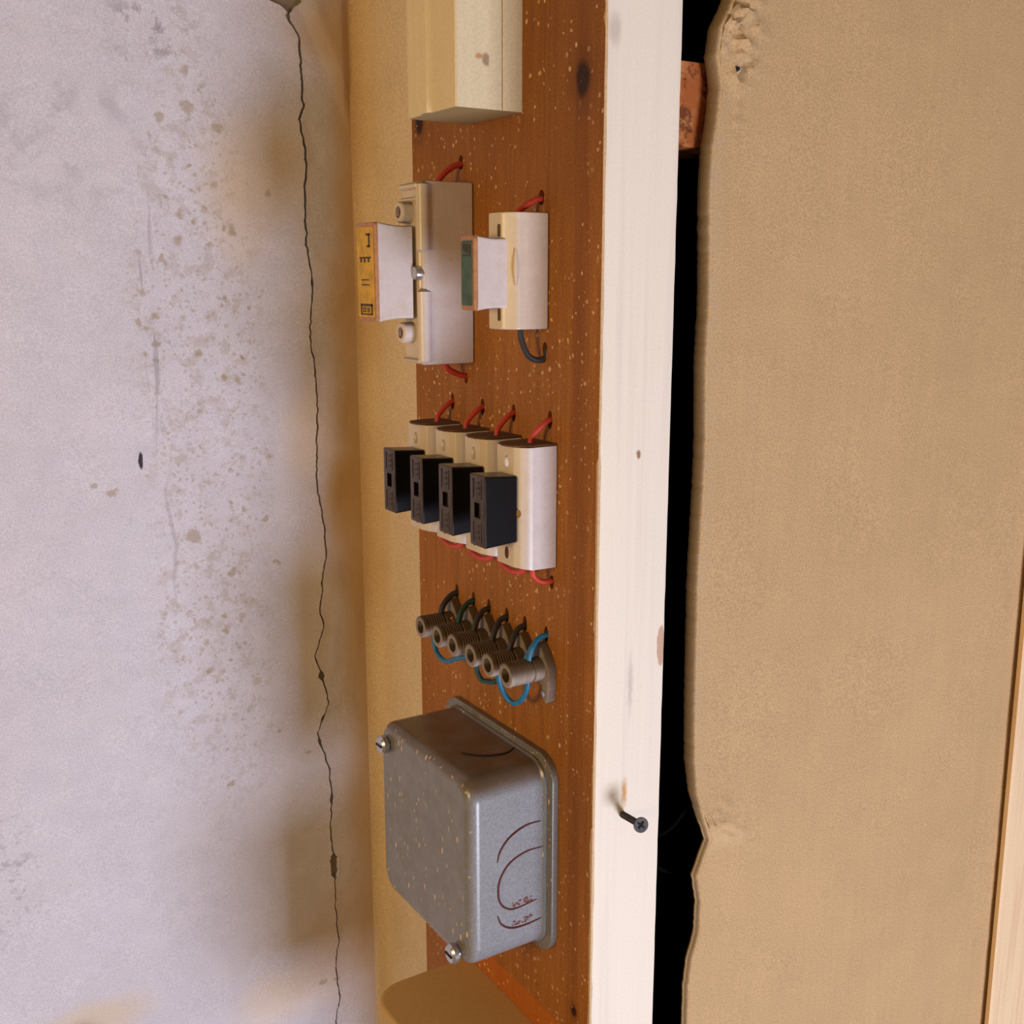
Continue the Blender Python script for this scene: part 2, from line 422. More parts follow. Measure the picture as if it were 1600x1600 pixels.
# ================================================================ THE SETTING
ZT, ZB = .42, -.95
YW = .811
CRACK = [(-.05,.42),(-.048,.30),(-.046,.21),(-.0444,.1913),(-.0447,.1835),(-.0364,.1714),(-.0357,.1405),(-.0361,.1315),(-.0349,.1249),(-.0388,.1156),(-.0381,.1089),(-.0348,.0909),(-.0375,.0493),(-.0366,.0211),(-.0335,-.0027),(-.0346,-.0171),(-.0373,-.0462),(-.0340,-.0684),(-.0331,-.1009),(-.0362,-.1516),(-.0340,-.1777),(-.0304,-.1991),(-.0301,-.2204),(-.0326,-.2280),(-.0372,-.2623),(-.0345,-.2791),(-.0432,-.3022),(-.0378,-.3198),(-.0325,-.3461),(-.0436,-.3691),(-.0346,-.4028),(-.0328,-.4324),(-.0354,-.4553),(-.0343,-.4734),(-.0326,-.4919),(-.0333,-.5281),(-.0317,-.5657),(-.0355,-.5893),(-.0325,-.6221),(-.0370,-.6460),(-.035,-.75),(-.036,-.95)]
def lerp_tab(tab, z):
    for (x0, z0), (x1, z1) in zip(tab, tab[1:]):
        if z1 <= z <= z0: return x0+(x1-x0)*(z0-z)/max(z0-z1, 1e-9)
    return tab[-1][0] if z < tab[-1][1] else tab[0][0]
CHIPS = [(0, .208, .0165, .0185), (0, -.0040, .0022, .0030), (.001, -.3205, .0030, .0045), (.0005, -.357, .0022, .004), (.0005, -.377, .0018, .004),
         (.0, -.432, .0020, .005), (.0005, -.494, .0045, .0125), (0, .185, .002, .006)]
def crack_c(z): return lerp_tab(CRACK, z)+.0011*fbm(z*70, 0, 3)+.0008*fbm(z*260, 4, 3)
def crack_w(z):
    w_ = .0007+.0004*abs(fbm(z*90, 9, 1))
    if z > .02: w_ += .0003
    if z < -.50: w_ *= .8
    for _, zc, ww, hh in CHIPS:
        t = abs(z-zc)/hh
        if t < 1: w_ = max(w_, ww*math.sqrt(1-t*t)*(.85+.5*fbm(z*300, 2, 5)))
    return max(w_, .0003)
zs = [ZT+(ZB-ZT)*i/620 for i in range(621)]
def sheet(path_fn, ncol, name, mat, closed_to_depth=True):
    """grid of rows over zs; path_fn(z) gives a list of ncol points"""
    bm = NB(); prev = None
    for z in zs:
        row = [bm.verts.new(p) for p in path_fn(z)]
        if prev:
            for i in range(len(row)-1): bm.faces.new((prev[i], prev[i+1], row[i+1], row[i]))
        prev = row
    return link(name, bm, mat, smooth=True, angle=50, wn=False)
def relief(x, z):
    return .0012*fbm(x*16, z*16, 1)+.00035*fbm(x*90, z*90, 2)
def left_path(z):
    c = crack_c(z)-crack_w(z)*(1+.5*fbm(z*130, 3, 8)); out = []
    n = 70
    for i in range(n+1):
        x = -.62+(c+.62)*(i/n)**.8
        d = c-x
        lift = .0014*math.exp(-d/.004)*(.5+.8*fbm(z*60, 1, 1))    # plaster standing up along the crack
        out.append((x, YW-relief(x, z)-max(0, lift), z))
    out.append((c+.0001, YW+.004, z)); out.append((c+.0001, YW+.009, z))
    return out
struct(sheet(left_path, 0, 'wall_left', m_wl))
RF = .013; XB = .015
def mid_path(z):
    c = crack_c(z)+crack_w(z)*(1+.5*fbm(z*120, 7, 4)); out = [(c, YW+.009, z), (c, YW+.004, z)]; n = 30; xe = XB-RF
    for i in range(n+1):
        x = c+(xe-c)*i/n; d = x-c
        lift = .0010*math.exp(-d/.004)*(.5+.8*fbm(z*50, 6, 1))
        dip = 0
        if z > .09:                                              # diagonal ridge of filler high in the corner
            xr = -.030+(.18-z)*.42
            dip = .0035*max(0, min(1, (x-xr)/.012))
        out.append((x, YW-relief(x, z)*max(0, 1-max(0, (x-xe+.01)/.01))-max(0, lift)-dip*(1-max(0,(x-xe+.006)/.006)), z))
    return out
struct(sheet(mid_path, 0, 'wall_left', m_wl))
def back_path(z):
    out = []
    for i in range(11):
        t = R(90*i/10); out.append((XB-RF+RF*math.sin(t), YW-RF+RF*math.cos(t)-relief(XB-RF, z)*(1-i/10)*0, z))
    for i in range(1, 34):
        y = YW-RF-(YW-RF-.49)*i/33
        out.append((XB-.0005*fbm(y*30, z*30, 7)*min(1, i/6), y, z))
    out.append((XB+.02, .49, z)); out.append((XB+.02, YW+.02, z))
    return out
struct(sheet(back_path, 0, 'wall_back', m_wb))
bm = NB(); box(bm, -.64, .06, YW+.0042, YW+.03, ZB, ZT); struct(link('wall_left', bm, m_back))

# beige wall on the right with a ragged sawn edge, open cavity behind
EDGE = [(.084,.42),(.0843,.1504),(.0814,.1435),(.0757,.1346),(.0732,.1194),(.0744,.1145),(.0767,.1063),(.0764,.0927),(.0727,.0702),(.0718,.0477),(.0734,.0124),(.0743,-.0166),(.0732,-.0460),(.0752,-.0914),(.0752,-.1146),(.0743,-.1498),(.0734,-.1778),(.0741,-.2188),(.0749,-.2610),(.0764,-.2957),(.0795,-.3207),(.0851,-.3377),(.0919,-.3554),(.0864,-.3675),(.0820,-.3776),(.0861,-.3974),(.0855,-.4205),(.0801,-.4376),(.0781,-.4559),(.0784,-.4897),(.078,-.6),(.077,-.95)]
YR = .4844
def right_path(z):
    e = lerp_tab(EDGE, z)+.0005*fbm(z*200, 1, 2)+.0005*fbm(z*500, 1, 2)
    dep = .009 if z > -.30 else .009-.004*min(1, (-.30-z)/.05)
    sh = .6 if -.25 < z < .1 else 1
    out = [(e+.03, YR+.012, z), (e+.0002, YR+dep, z), (e-.0002, YR+dep*.7, z)]
    rr = .0030
    for k in range(5):
        t = R(90*k/4); out.append((e+.0006+rr-rr*math.cos(t), YR+.003-.003*math.sin(t), z))
    n = 90
    for i in range(1, n+1):
        x = e+rr+(.75-e)*((i/n)**1.7)
        fd = min(1, (x-e-rr)/.02); y = YR-fd*(.0008*fbm(x*9, z*9, 3)+.00018*fbm(x*80, z*80, 3))
        for cx, cz, sx, sz, a in ((.094,.137,.013,.024,.0060), (.100,-.340,.010,.010,.0045), (.112,-.352,.008,.006,.0040), (.124,-.362,.006,.005,.002), (.1027,-.316,.005,.006,.0012), (.092,.085,.004,.020,.0012)):
            g = math.exp(-((x-cx)/sx)**2-((z-cz)/sz)**2)
            y -= a*g*max(0, .3+1.5*fbm(x*170, z*170, 8, 5))
        g = ((x-.0931)/.0042)**2+((z-.1141)/.0052)**2          # dimple round an old wall plug
        y += .0050*math.exp(-g*1.3)-.0022*math.exp(-(math.sqrt(g)-1.5)**2*6)
        out.append((x, y, z))
    return out
struct(sheet(right_path, 0, 'wall_right', m_wr))
bm = NB()
def inward(bm, x0, x1, y0, y1, z0, z1, skip):
    box(bm, x0, x1, y0, y1, z0, z1)
    bmesh.ops.reverse_faces(bm, faces=bm.faces)
    bmesh.ops.delete(bm, geom=[f for f in bm.faces if skip(f)], context='FACES')
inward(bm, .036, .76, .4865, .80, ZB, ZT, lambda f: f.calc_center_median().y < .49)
struct(link('added_dark_enclosure', bm, m_void))  # unseen dark enclosure added to keep light out of the gap

# white batten closing the board's near edge
bm = NB()
prev = None
for i in range(161):
    z = ZT+(ZB-ZT)*i/160
    j = .0006*fbm(z*40, 5, 5)+.0003*fbm(z*200, 5, 5)
    j2 = .0003*fbm(z*60, 8, 5)
    prof = [(.0005+j, .4852), (.0004+j, .4850), (.0009+j, .4844), (.012, .4842), (.030, .4844), (.0492, .4844), (.0503+j2, .4852), (.0503+j2, .512), (.0365, .512), (.0365, .4852)]
    row = [bm.verts.new((x, y, z)) for x, y in prof]
    if prev:
        for k in range(len(row)): bm.faces.new((prev[k], prev[(k+1) % len(row)], row[(k+1) % len(row)], row[k]))
    prev = row
bt = struct(link('trim_1', bm, m_batten, smooth=True, angle=40))
# paint that ran over onto the board face
bm = NB(); prev = None
for i in range(260):
    z = .20-.72*i/259
    wdt = .0001+.0016*max(0, fbm(z*22, 1, 9)+.15)+.0007*max(0, fbm(z*120, 1, 9))
    if -.20 < z+.0 < -.10 or z < -.32: wdt += .0012
    if .125 < z: wdt += .003*max(0, fbm(z*150, 3, 9)+.2)
    if -.09 < z < .10: wdt *= .45
    if z < -.10: wdt *= 1.6
    row = [bm.verts.new((.0008, .4845, z)), bm.verts.new((-.0007, .4846, z)), bm.verts.new((-.0006, .4850+wdt*.6, z)), bm.verts.new((.0002, .4850+wdt, z))]
    if prev:
        for k in range(3): bm.faces.new((prev[k], row[k], row[k+1], prev[k+1]))
    prev = row
pd = link('paint_lap', bm, simple('dull_cream_paint', rgb(210, 178, 136), .6, .1, 400), bt, smooth=True)

# ================================================================ mounting board
bm = NB(); box(bm, 0, .0148, .4854, .7058, -.80, .36, .0008, 1)
board = tag(link('mounting_board', bm, m_board), 'reddish brown stained wooden board that carries the fuses and the grey steel box', 'board')
holes = [(.6375,.0720,.0030,.0045), (.5445,.0450,.0032,.0042), (.6333,-.0645,.0024,.0036), (.5400,-.0405,.0026,.0040), (.5309,-.1795,.0022,.0044)]
BL = [.5255, .5640, .6025, .6415]                                    # near faces of the four small fuse bases
for y in (.5342, .5742, .6120, .6518): holes.append((y, -.0815, .0024, .0056))
TY = [.5354, .5565, .5779, .6014, .6225, .6467]                      # terminal posts
TH = [.5365, .5608, .5824, .6051, .6255, .6487]
for y in TH: holes.append((y, -.2140, .0024, .0052))
cb = NB()
for y, z, a, b in holes:
    prism(cb, [(y+a*math.cos(2*math.pi*k/16), z+b*math.sin(2*math.pi*k/16)) for k in range(16)], 'x', -.005, .0120)
boolean(board, cb)

# ================================================================ cream casing coming down from the top
t = thing('cable_casing', (0, .5944, .0935), 'cream painted wooden cable casing hanging down the board above the white fuses', 'casing')
bm = NB(); prism(bm, [(-.0002,.5646),(-.0125,.5646),(-.0132,.5655),(-.0132,.6245),(-.0002,.6245)], 'z', .0935, .36)
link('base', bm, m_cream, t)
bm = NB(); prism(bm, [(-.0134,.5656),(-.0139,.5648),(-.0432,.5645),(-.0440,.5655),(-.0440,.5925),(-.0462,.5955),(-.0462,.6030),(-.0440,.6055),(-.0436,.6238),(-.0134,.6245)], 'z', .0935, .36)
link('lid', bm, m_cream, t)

# ================================================================ big white fuse holder
t = thing('fuse_holder', (0, .634, -.0539), 'large white porcelain fuse holder with a yellow-labelled carrier', 'fuse holder')
bm = NB()
box(bm, -.0345, -.0003, .6215, .6475, -.0539, .0586, .0014, 2)
# thickened lip along the near front edge, waisted in the middle
for z0, z1 in ((.0150, .0585), (-.0538, -.0060)):
    pts = [(-.0345, .6245, z0), (-.0345, .6245, z0+.004), (-.0345, .6245, z1-.004), (-.0345, .6245, z1)]
    tube(bm, [(-.0345,.6245,z0+(z1-z0)*k/20) for k in range(21)], .0046, 16, False, taper=lambda u: min(1, .35+math.sqrt(min(u, 1-u)*14)))
tube(bm, [(-.0345,.6240,-.010+.03*k/8) for k in range(9)], .0018, 10, False)
box(bm, -.0400, -.034, .6235, .6470, .0535, .0572, .001, 1)
box(bm, -.0395, -.034, .6235, .6470, .0462, .0490, .001, 1)
box(bm, -.0395, -.034, .6235, .6470, -.0525, -.0500, .001, 1)
box(bm, -.0370, -.034, .6250, .6470, -.0535, .0580, .001, 1)
bb = link('base', bm, m_porc, t, smooth=True)
for z in (.0400, -.0340):
    bm = NB(); lathe(bm, [(0,.0068), (.0080,.0066), (.0090,.0058), (.0092,.0036), (.0055,.0034), (.0055,0)], (-.036,.6375,z), (-1,0,0)); o = link('screw_boss', bm, m_porc, t, smooth=True)
    bm = NB(); lathe(bm, [(0,.0033), (.0008,.0033), (.0012,0)], (-.0420,.6375,z), (-1,0,0)); link('screw', bm, m_rust, o, smooth=True)
bm = NB(); lathe(bm, [(0,.0046), (.004,.0046), (.0055,.0038), (.0060,0)], (-.0350,.6270,.003), (-1,0,0)); link('contact_stud', bm, m_zinc, t, smooth=True)
def carrier(t, y0, y1, z0, z1, x0, x1, flare, label_m, rim_m, body_m, grooves):
    """ceramic fuse carrier: flared body, rim and a label plate on its front"""
    bm = NB(); n = 8; prev = None
    for i in range(n+1):
        u = i/n; x = x0+(x1-x0)*u; f = flare*(u**1.6)-.0006*math.sin(math.pi*u)
        row = [bm.verts.new((x, y, z)) for y, z in rrect(y0, y1, z0-f, z1+f, .0016, 3)]
        if prev:
            for k in range(len(row)): bm.faces.new((prev[k], row[k], row[(k+1) % len(row)], prev[(k+1) % len(row)]))
        else: bm.faces.new(row[::-1])
        prev = row
    bm.faces.new(prev); bmesh.ops.recalc_face_normals(bm, faces=bm.faces)
    c = link('carrier', bm, body_m, t, smooth=True)
    bm = NB(); prism(bm, rrect(y0+.0002, y1-.0002, z0-flare+.0002, z1+flare-.0002, .0018, 4), 'x', x1, x1-.0024, .0008, 2, 'end'); link('rim', bm, rim_m, c, smooth=True)
    bm = NB(); prism(bm, rrect(y0+.0020, y1-.0016, z0-flare+.0028, z1+flare-.0028, .0012, 3), 'x', x1-.0022, x1-.0029, .0002, 1, 'end'); l = link('label', bm, label_m, c)
    return c, l
c, l = carrier(t, .6290, .6560, -.0250, .0318, -.0400, -.0632, .0018, m_yellow, m_rim, m_porc, 0)
xx = -.0662
bm = NB()
def bars(bm, x, lst):
    for y0, y1, z0, z1 in lst: box(bm, x-.00015, x+.0002, y0, y1, z0, z1)
bars(bm, xx, [(.6350,.6368,.0185,.0265), (.6345,.6400,.0255,.0268), (.6345,.6390,.0185,.0196), (.634,.650,.0118,.0128), (.636,.638,.0095,.0118), (.642,.644,.0095,.0118), (.647,.649,.0095,.0118),
              (.637,.648,-.0015,-.0008), (.637,.648,-.0045,-.0038), (.6330,.6500,-.0172,-.0158), (.6330,.6345,-.0226,-.0158), (.6485,.6500,-.0226,-.0158), (.6330,.6500,-.0226,-.0218),
              (.6375,.6382,-.0210,-.0180), (.6395,.6402,-.0210,-.0180), (.6430,.6437,-.0210,-.0180), (.6460,.6467,-.0210,-.0180), (.6430,.6467,-.0210,-.0204), (.6430,.6467,-.0186,-.0180)])
link('printed_marks', bm, m_ink, l)

# second white holder
t = thing('fuse_holder', (0, .5465, -.0289), 'smaller cream white porcelain fuse holder with a green-labelled carrier', 'fuse holder')
bm = NB(); prism(bm, [(-.0003,.5360),(-.0200,.5360),(-.0222,.5370),(-.0272,.5420),(-.0280,.5440),(-.0280,.5570),(-.0003,.5570)], 'z', -.0289, .0363, .0011, 2)
base = link('base', bm, m_porc2, t, smooth=True)
for z in (.0262, -.0205):
    bm = NB(); prism(bm, rrect(.5437, .5462, z-.0035, z+.0035, .0011, 3), 'x', -.0279, -.0284); link('screw_slot', bm, m_dirt, base)
bm = NB(); tube(bm, [(-.0224,.5366,-.0040+.0200*k/8) for k in range(9)], .0010, 8, False, taper=lambda u: .3+math.sin(math.pi*u)); link('rib', bm, m_porc2, base, smooth=True)
c, l = carrier(t, .5405, .5560, -.0170, .0222, -.0255, -.0445, .0010, m_green, m_rim, m_porc, 0)
bm = NB(); bars(bm, -.0475, [(.5442,.5458,.0130,.0185), (.5475,.5490,.0140,.0185), (.5505,.5520,.0150,.0185), (.5442,.5530,.0120,.0126)]); link('printed_marks', bm, m_ink, l)

# ================================================================ four small holders with black carriers
def small_holder(k, label):
    y = BL[k]; zt, zb = -.0955, -.1692; wd = .0265
    t = thing('fuse_holder', (0, y+.013, zb), label, 'fuse holder', 'white fuse holders with black carriers')
    bm = NB()
    prism(bm, [(-.0003,y),(-.0175,y),(-.0200,y+.0008),(-.0235,y+.0035),(-.0258,y+.0080),(-.0262,y+.0120),(-.0262,y+wd-.001),(-.0250,y+wd),(-.0003,y+wd)], 'z', zb, zt, .0009, 2)
    # lower front edge is cut back
    for v in bm.verts:
        if v.co.x < -.015 and v.co.z < zb+.002: v.co.z += (-.015-v.co.x)*.18
    b = link('base', bm, m_porc, t, smooth=True)
    bm = NB(); prism(bm, [(-.0003,y+.0005),(-.017,y+.0010),(-.0240,y+.0045),(-.0285,y+.0100),(-.0290,y+.0170),(-.0262,y+.0235),(-.019,y+wd),(-.0003,y+wd)], 'z', zt, zt+.0012, .0004, 1); link('top_lip', bm, m_dirt, b, smooth=True)
    for z in (-.1080+.003, -.1595):
        bm = NB(); bmesh.ops.create_uvsphere(bm, u_segments=16, v_segments=10, radius=1, matrix=Matrix.Translation((-.0262, y+.0145, z)) @ Matrix.Diagonal((.0008 if z < -.12 else .0020, .0020, .0038, 1))); link('rusted_slot' if z < -.12 else 'screw_lug', bm, m_porc if z > -.12 else m_rust, b, smooth=True)
    # carrier
    cy0, cy1 = y+.0046, y+.0222; cz0, cz1 = -.1530, -.1105
    bm = NB(); prism(bm, rrect(cy0, cy1, cz0, cz1, .0014, 3), 'x', -.0255, -.0470, .0010, 2, 'end')
    for v in bm.verts:
        if v.co.x > -.035: v.co.z += .0014*(1 if v.co.z < -.13 else -1)
    c = link('carrier', bm, m_black, t, smooth=True)
    cb = NB(); box(cb, -.050, -.0440, cy0+.0050, cy1-.0055, -.1360, -.1270); boolean(c, cb)
    bm = NB()
    for z0, z1 in ((-.1245,-.1130), (-.1505,-.1385)):
        box(bm, -.0473, -.0468, cy0+.0040, cy0+.0046, z0, z1); box(bm, -.0473, -.0468, cy1-.0046, cy1-.0040, z0, z1)
        zz = z0+.0022
        while zz < z1-.001:
            box(bm, -.0473, -.0468, cy0+.0065, cy0+.0072, zz, zz+.0016); box(bm, -.0473, -.0468, cy0+.0090, cy0+.0112, zz, zz+.0005); zz += .0034
    link('embossing', bm, m_black, c)
    bm = NB(); lathe(bm, [(0,.0026), (.0012,.0026), (.0018,0)], (-.0245,y+.0058,-.1345), (-.8,-.6,0), 16); link('contact_screw', bm, m_brass, t, smooth=True)
    return t
t0 = small_holder(0, 'white fuse holder with black carrier, nearest to the white batten')
small_labels = ['white fuse holder with black carrier, second from the white batten', 'white fuse holder with black carrier, third from the white batten, beside the far one', 'white fuse holder with black carrier, farthest from the batten and nearest the corner']
def dup(root, dy, label):
    r = root.copy(); C.objects.link(r); r.location.y += dy; r['label'] = label
    for ch in root.children:
        c_ = ch.copy(); C.objects.link(c_); c_.parent = r
        for g in ch.children:
            d_ = g.copy(); C.objects.link(d_); d_.parent = c_
    return r
for k in (1, 2, 3): dup(t0, BL[k]-BL[0], small_labels[k-1])

# ================================================================ wires
def wire(name, pts, r, m, label, group=None, extra=None):
    bm = NB(); tube(bm, pts, r, 12)
    o = tag(link(name, bm, m, smooth=True, angle=60, origin=pts[0]), label, 'wire', group)
    if extra: extra(o)
    return o
WR = .00175
g = 'red wires of the fuse board'
wire('red_wire', [(.010,.6375,.0705), (-.001,.6378,.0708), (-.010,.6375,.0665), (-.017,.6370,.0600), (-.018,.6370,.0572)], .0020, m_red, 'short red wire entering the top of the yellow-labelled fuse holder', g)
wire('red_wire', [(-.016,.6330,-.0525), (-.014,.6332,-.0575), (-.007,.6334,-.0612), (0,.6333,-.0632), (.010,.6333,-.0640)], .0020, m_red, 'short red wire leaving the bottom of the yellow-labelled fuse holder', g)
wire('red_wire', [(.010,.5445,.0438), (-.001,.5447,.0442), (-.008,.5450,.0415), (-.015,.5452,.0370), (-.016,.5452,.0350)], .0018, m_red, 'short red wire entering the top of the green-labelled fuse holder', g)
wire('black_wire', [(-.014,.5445,-.0275), (-.0138,.5440,-.0345), (-.0100,.5425,-.0440), (-.0035,.5408,-.0470), (.0015,.5402,-.0445), (.0030,.5400,-.0400), (.010,.5400,-.0395)], .00175, m_dark, 'black wire hooking from the green-labelled fuse holder back into the board')
nm = ['nearest the white batten', 'second from the white batten', 'third from the white batten', 'farthest from the white batten']
for k, hy in enumerate((.5342, .5742, .6120, .6518)):
    y = BL[k]+.0105
    wire('red_wire', [(.010,hy,-.0812), (0,hy,-.0815), (-.0055,hy-.0002,-.0845), (-.0110,y,-.0905), (-.0125,y,-.0965)], WR, m_red, 'red wire into the top of the black-carrier fuse holder '+nm[k], g)
for k in range(3):
    ya, yb = BL[k+1]+.008, BL[k]+.016
    wire('red_wire', [(-.0120,ya,-.1675), (-.0125,ya-.0020,-.1735), (-.0125,(ya+yb)/2,-.1765), (-.0125,yb+.0020,-.1735), (-.0120,yb,-.1675)], WR, m_red,
         'red link wire under the black-carrier fuse holders, between the %s two' % ('batten-side', 'middle', 'corner-side')[k], g)
wire('red_wire', [(-.0135,BL[0]+.0060,-.1675), (-.0130,BL[0]+.0060,-.1735), (-.0080,.5315,-.1778), (-.0030,.5309,-.1787), (.010,.5309,-.1787)], WR, m_red, 'red wire curling from under the batten-side fuse holder back into the board', g)

# ================================================================ post terminals
def terminal(k, label):
    y, z = TY[k], -.2345
    t = thing('terminal_post', (0, y, z-.008), label, 'terminal', 'row of round post terminals')
    bm = NB()
    prof = [(.0002,.0078), (.0125,.0074), (.0128,.0066), (.0138,.0066)]
    lathe(bm, prof+[(.0138,0)], (0,y,z), (-1,0,0), 26); link('socket', bm, m_term, t, smooth=True)
    bm = NB(); prof = [(.0140,0), (.0140,.0074)]
    xx = .0148
    while xx < .0262: prof += [(xx,.0076), (xx+.0006,.00715), (xx+.0010,.00715), (xx+.0014,.0076)]; xx += .0018
    prof += [(.0282,.0077), (.0300,.0074), (.0304,.0066), (.0302,.0044), (.0200,.0040), (.0200,0)]
    lathe(bm, prof, (0,y,z), (-1,0,0), 26); cap = link('cap', bm, m_term, t, smooth=True)
    bm = NB(); lathe(bm, [(0,.0038), (.0008,.0038), (.0012,0)], (-.0202,y,z), (-1,0,0), 16); link('clamp_screw', bm, m_hole, cap)
    # foot plate: a web rising to the wire hole and an ear below
    bm = NB(); prism(bm, [(y-.0105,z-.010),(y+.0095,z-.010),(y+.0095,z+.004),(y+.0050,z+.0150),(y+.0005,z+.0165),(y-.0050,z+.0110),(y-.0105,z+.002)], 'x', -.0002, -.0062, .0012, 2, 'end'); link('foot', bm, m_term, t, smooth=True)
    return t
ordn = ['nearest the white batten, pale and dusty', 'second from the white batten', 'third from the white batten', 'fourth from the white batten', 'fifth from the white batten', 'farthest from the batten, at the board\'s outer edge']
t0 = terminal(0, 'grey ribbed post terminal '+ordn[0])
for k in range(1, 6): dup(t0, TY[k]-TY[0], 'grimy ribbed post terminal '+ordn[k])
# mounting ear of the terminal row
bm = NB(); prism(bm, [(.5250,-.2395),(.5300,-.2330),(.5330,-.2380),(.5318,-.2470),(.5300,-.2530),(.5275,-.2548),(.5255,-.2525)], 'x', -.0002, -.0065, .0010, 2, 'end')
ear = tag(link('mounting_ear', bm, m_term, smooth=True, origin=(0,.529,-.248)), 'pale screw ear sticking out below the post terminal nearest the batten', 'bracket')
bm = NB(); lathe(bm, [(0,.0020), (.0012,.0020), (.0016,0)], (-.0062,.5290,-.2490), (-1,0,0), 14); link('screw', bm, m_zinc, ear, smooth=True)
g = 'wires from the board holes to the post terminals'
mats = [m_blue, m_dark, m_dark, m_dark, m_teal, m_dark]
for k in range(1, 6):
    y, h = TY[k], TH[k]
    rr = .0019 if k != 5 else .0021
    wire(('black_wire', 'teal_wire')[mats[k] is m_teal], [(.010,h,-.2148), (0,h,-.2150), (-.0055,h,-.2168), (-.0115,y+.0005,-.2215), (-.0138,y,-.2262), (-.0139,y,-.2290)], rr, mats[k],
         'grimy %s wire to the terminal %s' % ('teal' if mats[k] is m_teal else 'black', ordn[k].replace(', pale and dusty', '').replace('board\'s outer', 'outer')), g)
for q, lab in ((0, 'near'), (1, 'far')):
    d = -.0012+.0030*q
    wire('blue_wire', [(.010,.5358+d*.4,-.2140), (0,.5358+d*.4,-.2140-.0008*q), (-.0060,.5358+d*.3,-.2150-.0012*q), (-.0115+.0022*q,.5354+d,-.2200), (-.0139,.5354+d,-.2265), (-.0139,.5354+d,-.2300)], .0016, m_blue,
         'bright blue wire into the terminal nearest the batten, %s one of the pair' % lab, g)
g = 'link wires under the post terminals'
wire('blue_wire', [(-.0200,.6467,-.2400), (-.0200,.6466,-.2462), (-.0200,.6420,-.2535), (-.0200,.6330,-.2562), (-.0200,.6240,-.2540), (-.0198,.6110,-.2478), (-.0195,.6025,-.2450), (-.0195,.6010,-.2400)], .0017, m_blue, 'blue loop wire hanging under the far end of the terminal row', g)
wire('teal_wire', [(-.0255,.5779,-.2395), (-.0255,.5775,-.2455), (-.0245,.5735,-.2505), (-.0228,.5690,-.2505), (-.0210,.5640,-.2495), (-.0195,.5585,-.2455), (-.0195,.5570,-.2400)], .0017, m_teal, 'dark teal loop wire under the second and third terminals from the batten', g)
wire('blue_wire', [(-.0225,.5560,-.2400), (-.0220,.5556,-.2470), (-.0195,.5535,-.2550), (-.0170,.5480,-.2590), (-.0150,.5415,-.2555), (-.0140,.5368,-.2475), (-.0139,.5354,-.2400)], .0017, m_blue, 'deep blue loop wire under the two terminals nearest the batten', g)
bm = NB(); lathe(bm, [(0,.0011), (.0030,.0011), (.0036,0)], (-.0165,.6235,-.2262), (-.4,.1,.6), 10)
tag(link('copper_wire_end', bm, m_copper, smooth=True, origin=(-.0165,.6235,-.2262)), 'shiny bare copper wire end poking out by the fifth terminal from the batten', 'wire')

# ================================================================ grey steel junction box
t = thing('junction_box', (0, .590, -.4265), 'dusty grey steel junction box with rounded corners below the post terminals', 'junction box')
bm = NB(); prism(bm, rrect(.5215, .6600, -.4275, -.2905, .017, 10), 'x', -.0002, -.0046, .0012, 2, 'end'); link('back_flange', bm, m_box, t, smooth=True)
bm = NB()
def rr3(bm, y0, y1, z0, z1, prof, r):
    rows = []
    for x, ins in prof: rows.append([bm.verts.new((x, yy, zz)) for yy, zz in rrect(y0+ins, y1-ins, z0+ins, z1-ins, max(r-ins*.6, .002), 10)])
    fs = []
    for a, b in zip(rows, rows[1:]):
        n = len(a)
        for k in range(n): fs.append(bm.faces.new((a[k], a[(k+1) % n], b[(k+1) % n], b[k])))
    fs.append(bm.faces.new(rows[0][::-1])); fs.append(bm.faces.new(rows[-1])); bmesh.ops.recalc_face_normals(bm, faces=fs)
rb = .0075
prof = [(-.0046,-.0010), (-.0060,-.0012), (-.0066,-.0006), (-.0072,0)]+[(-.0600+rb-rb*math.sin(R(a)), rb-rb*math.cos(R(a))) for a in (0, 15, 30, 45, 60, 75, 90)]
rr3(bm, .5285, .6535, -.4225, -.2960, prof, .0150)
cov = link('cover', bm, m_box, t, smooth=True, angle=45)
bm = NB(); prism(bm, rrect(.5290, .6530, -.4220, -.2965, .0146, 10), 'x', -.0040, -.0052); link('seam', bm, m_hole, t)
for y, z in ((.6400,-.3105), (.5445,-.4150)):
    bm = NB(); lathe(bm, [(-.002,.0030), (.0020,.0030), (.0020,.0048), (.0050,.0050), (.0064,.0040), (.0068,0)], (-.0600,y,z), (-1,0,0), 22); [setattr(v, 'co', Vector((v.co.x, y+(v.co.y-y)*1.3, z+(v.co.z-z)*1.3))) for v in bm.verts]; s_ = link('cover_screw', bm, m_zinc, t, smooth=True)
    bm = NB(); box(bm, -.0672, -.0664, y-.0040, y+.0040, z-.0006, z+.0006); link('slot', bm, m_hole, s_)
yy = .5284
def arc_xz(pts, r, m, name):
    bm = NB(); tube(bm, [(x, yy, z) for x, z in pts], r, 8, taper=lambda u: .35+.65*math.sin(math.pi*u)**.5 if 0 < u < 1 else .3); return link(name, bm, m, cov, smooth=True)
arc_xz([(-.0085,-.3325), (-.0201,-.3326), (-.0318,-.3375), (-.0385,-.3450), (-.0405,-.3520)], .0007, m_rust, 'knockout_edge')
arc_xz([(-.0065,-.3505), (-.0200,-.3505), (-.0318,-.3550), (-.0386,-.3640), (-.0398,-.3740), (-.0375,-.3815), (-.0320,-.3862), (-.0250,-.3872), (-.0112,-.3858)], .0007, m_rust, 'knockout_edge')
arc_xz([(-.0405,-.3880), (-.0375,-.3950), (-.0304,-.3998), (-.0200,-.4010), (-.0077,-.4000)], .0007, m_rust, 'knockout_edge')
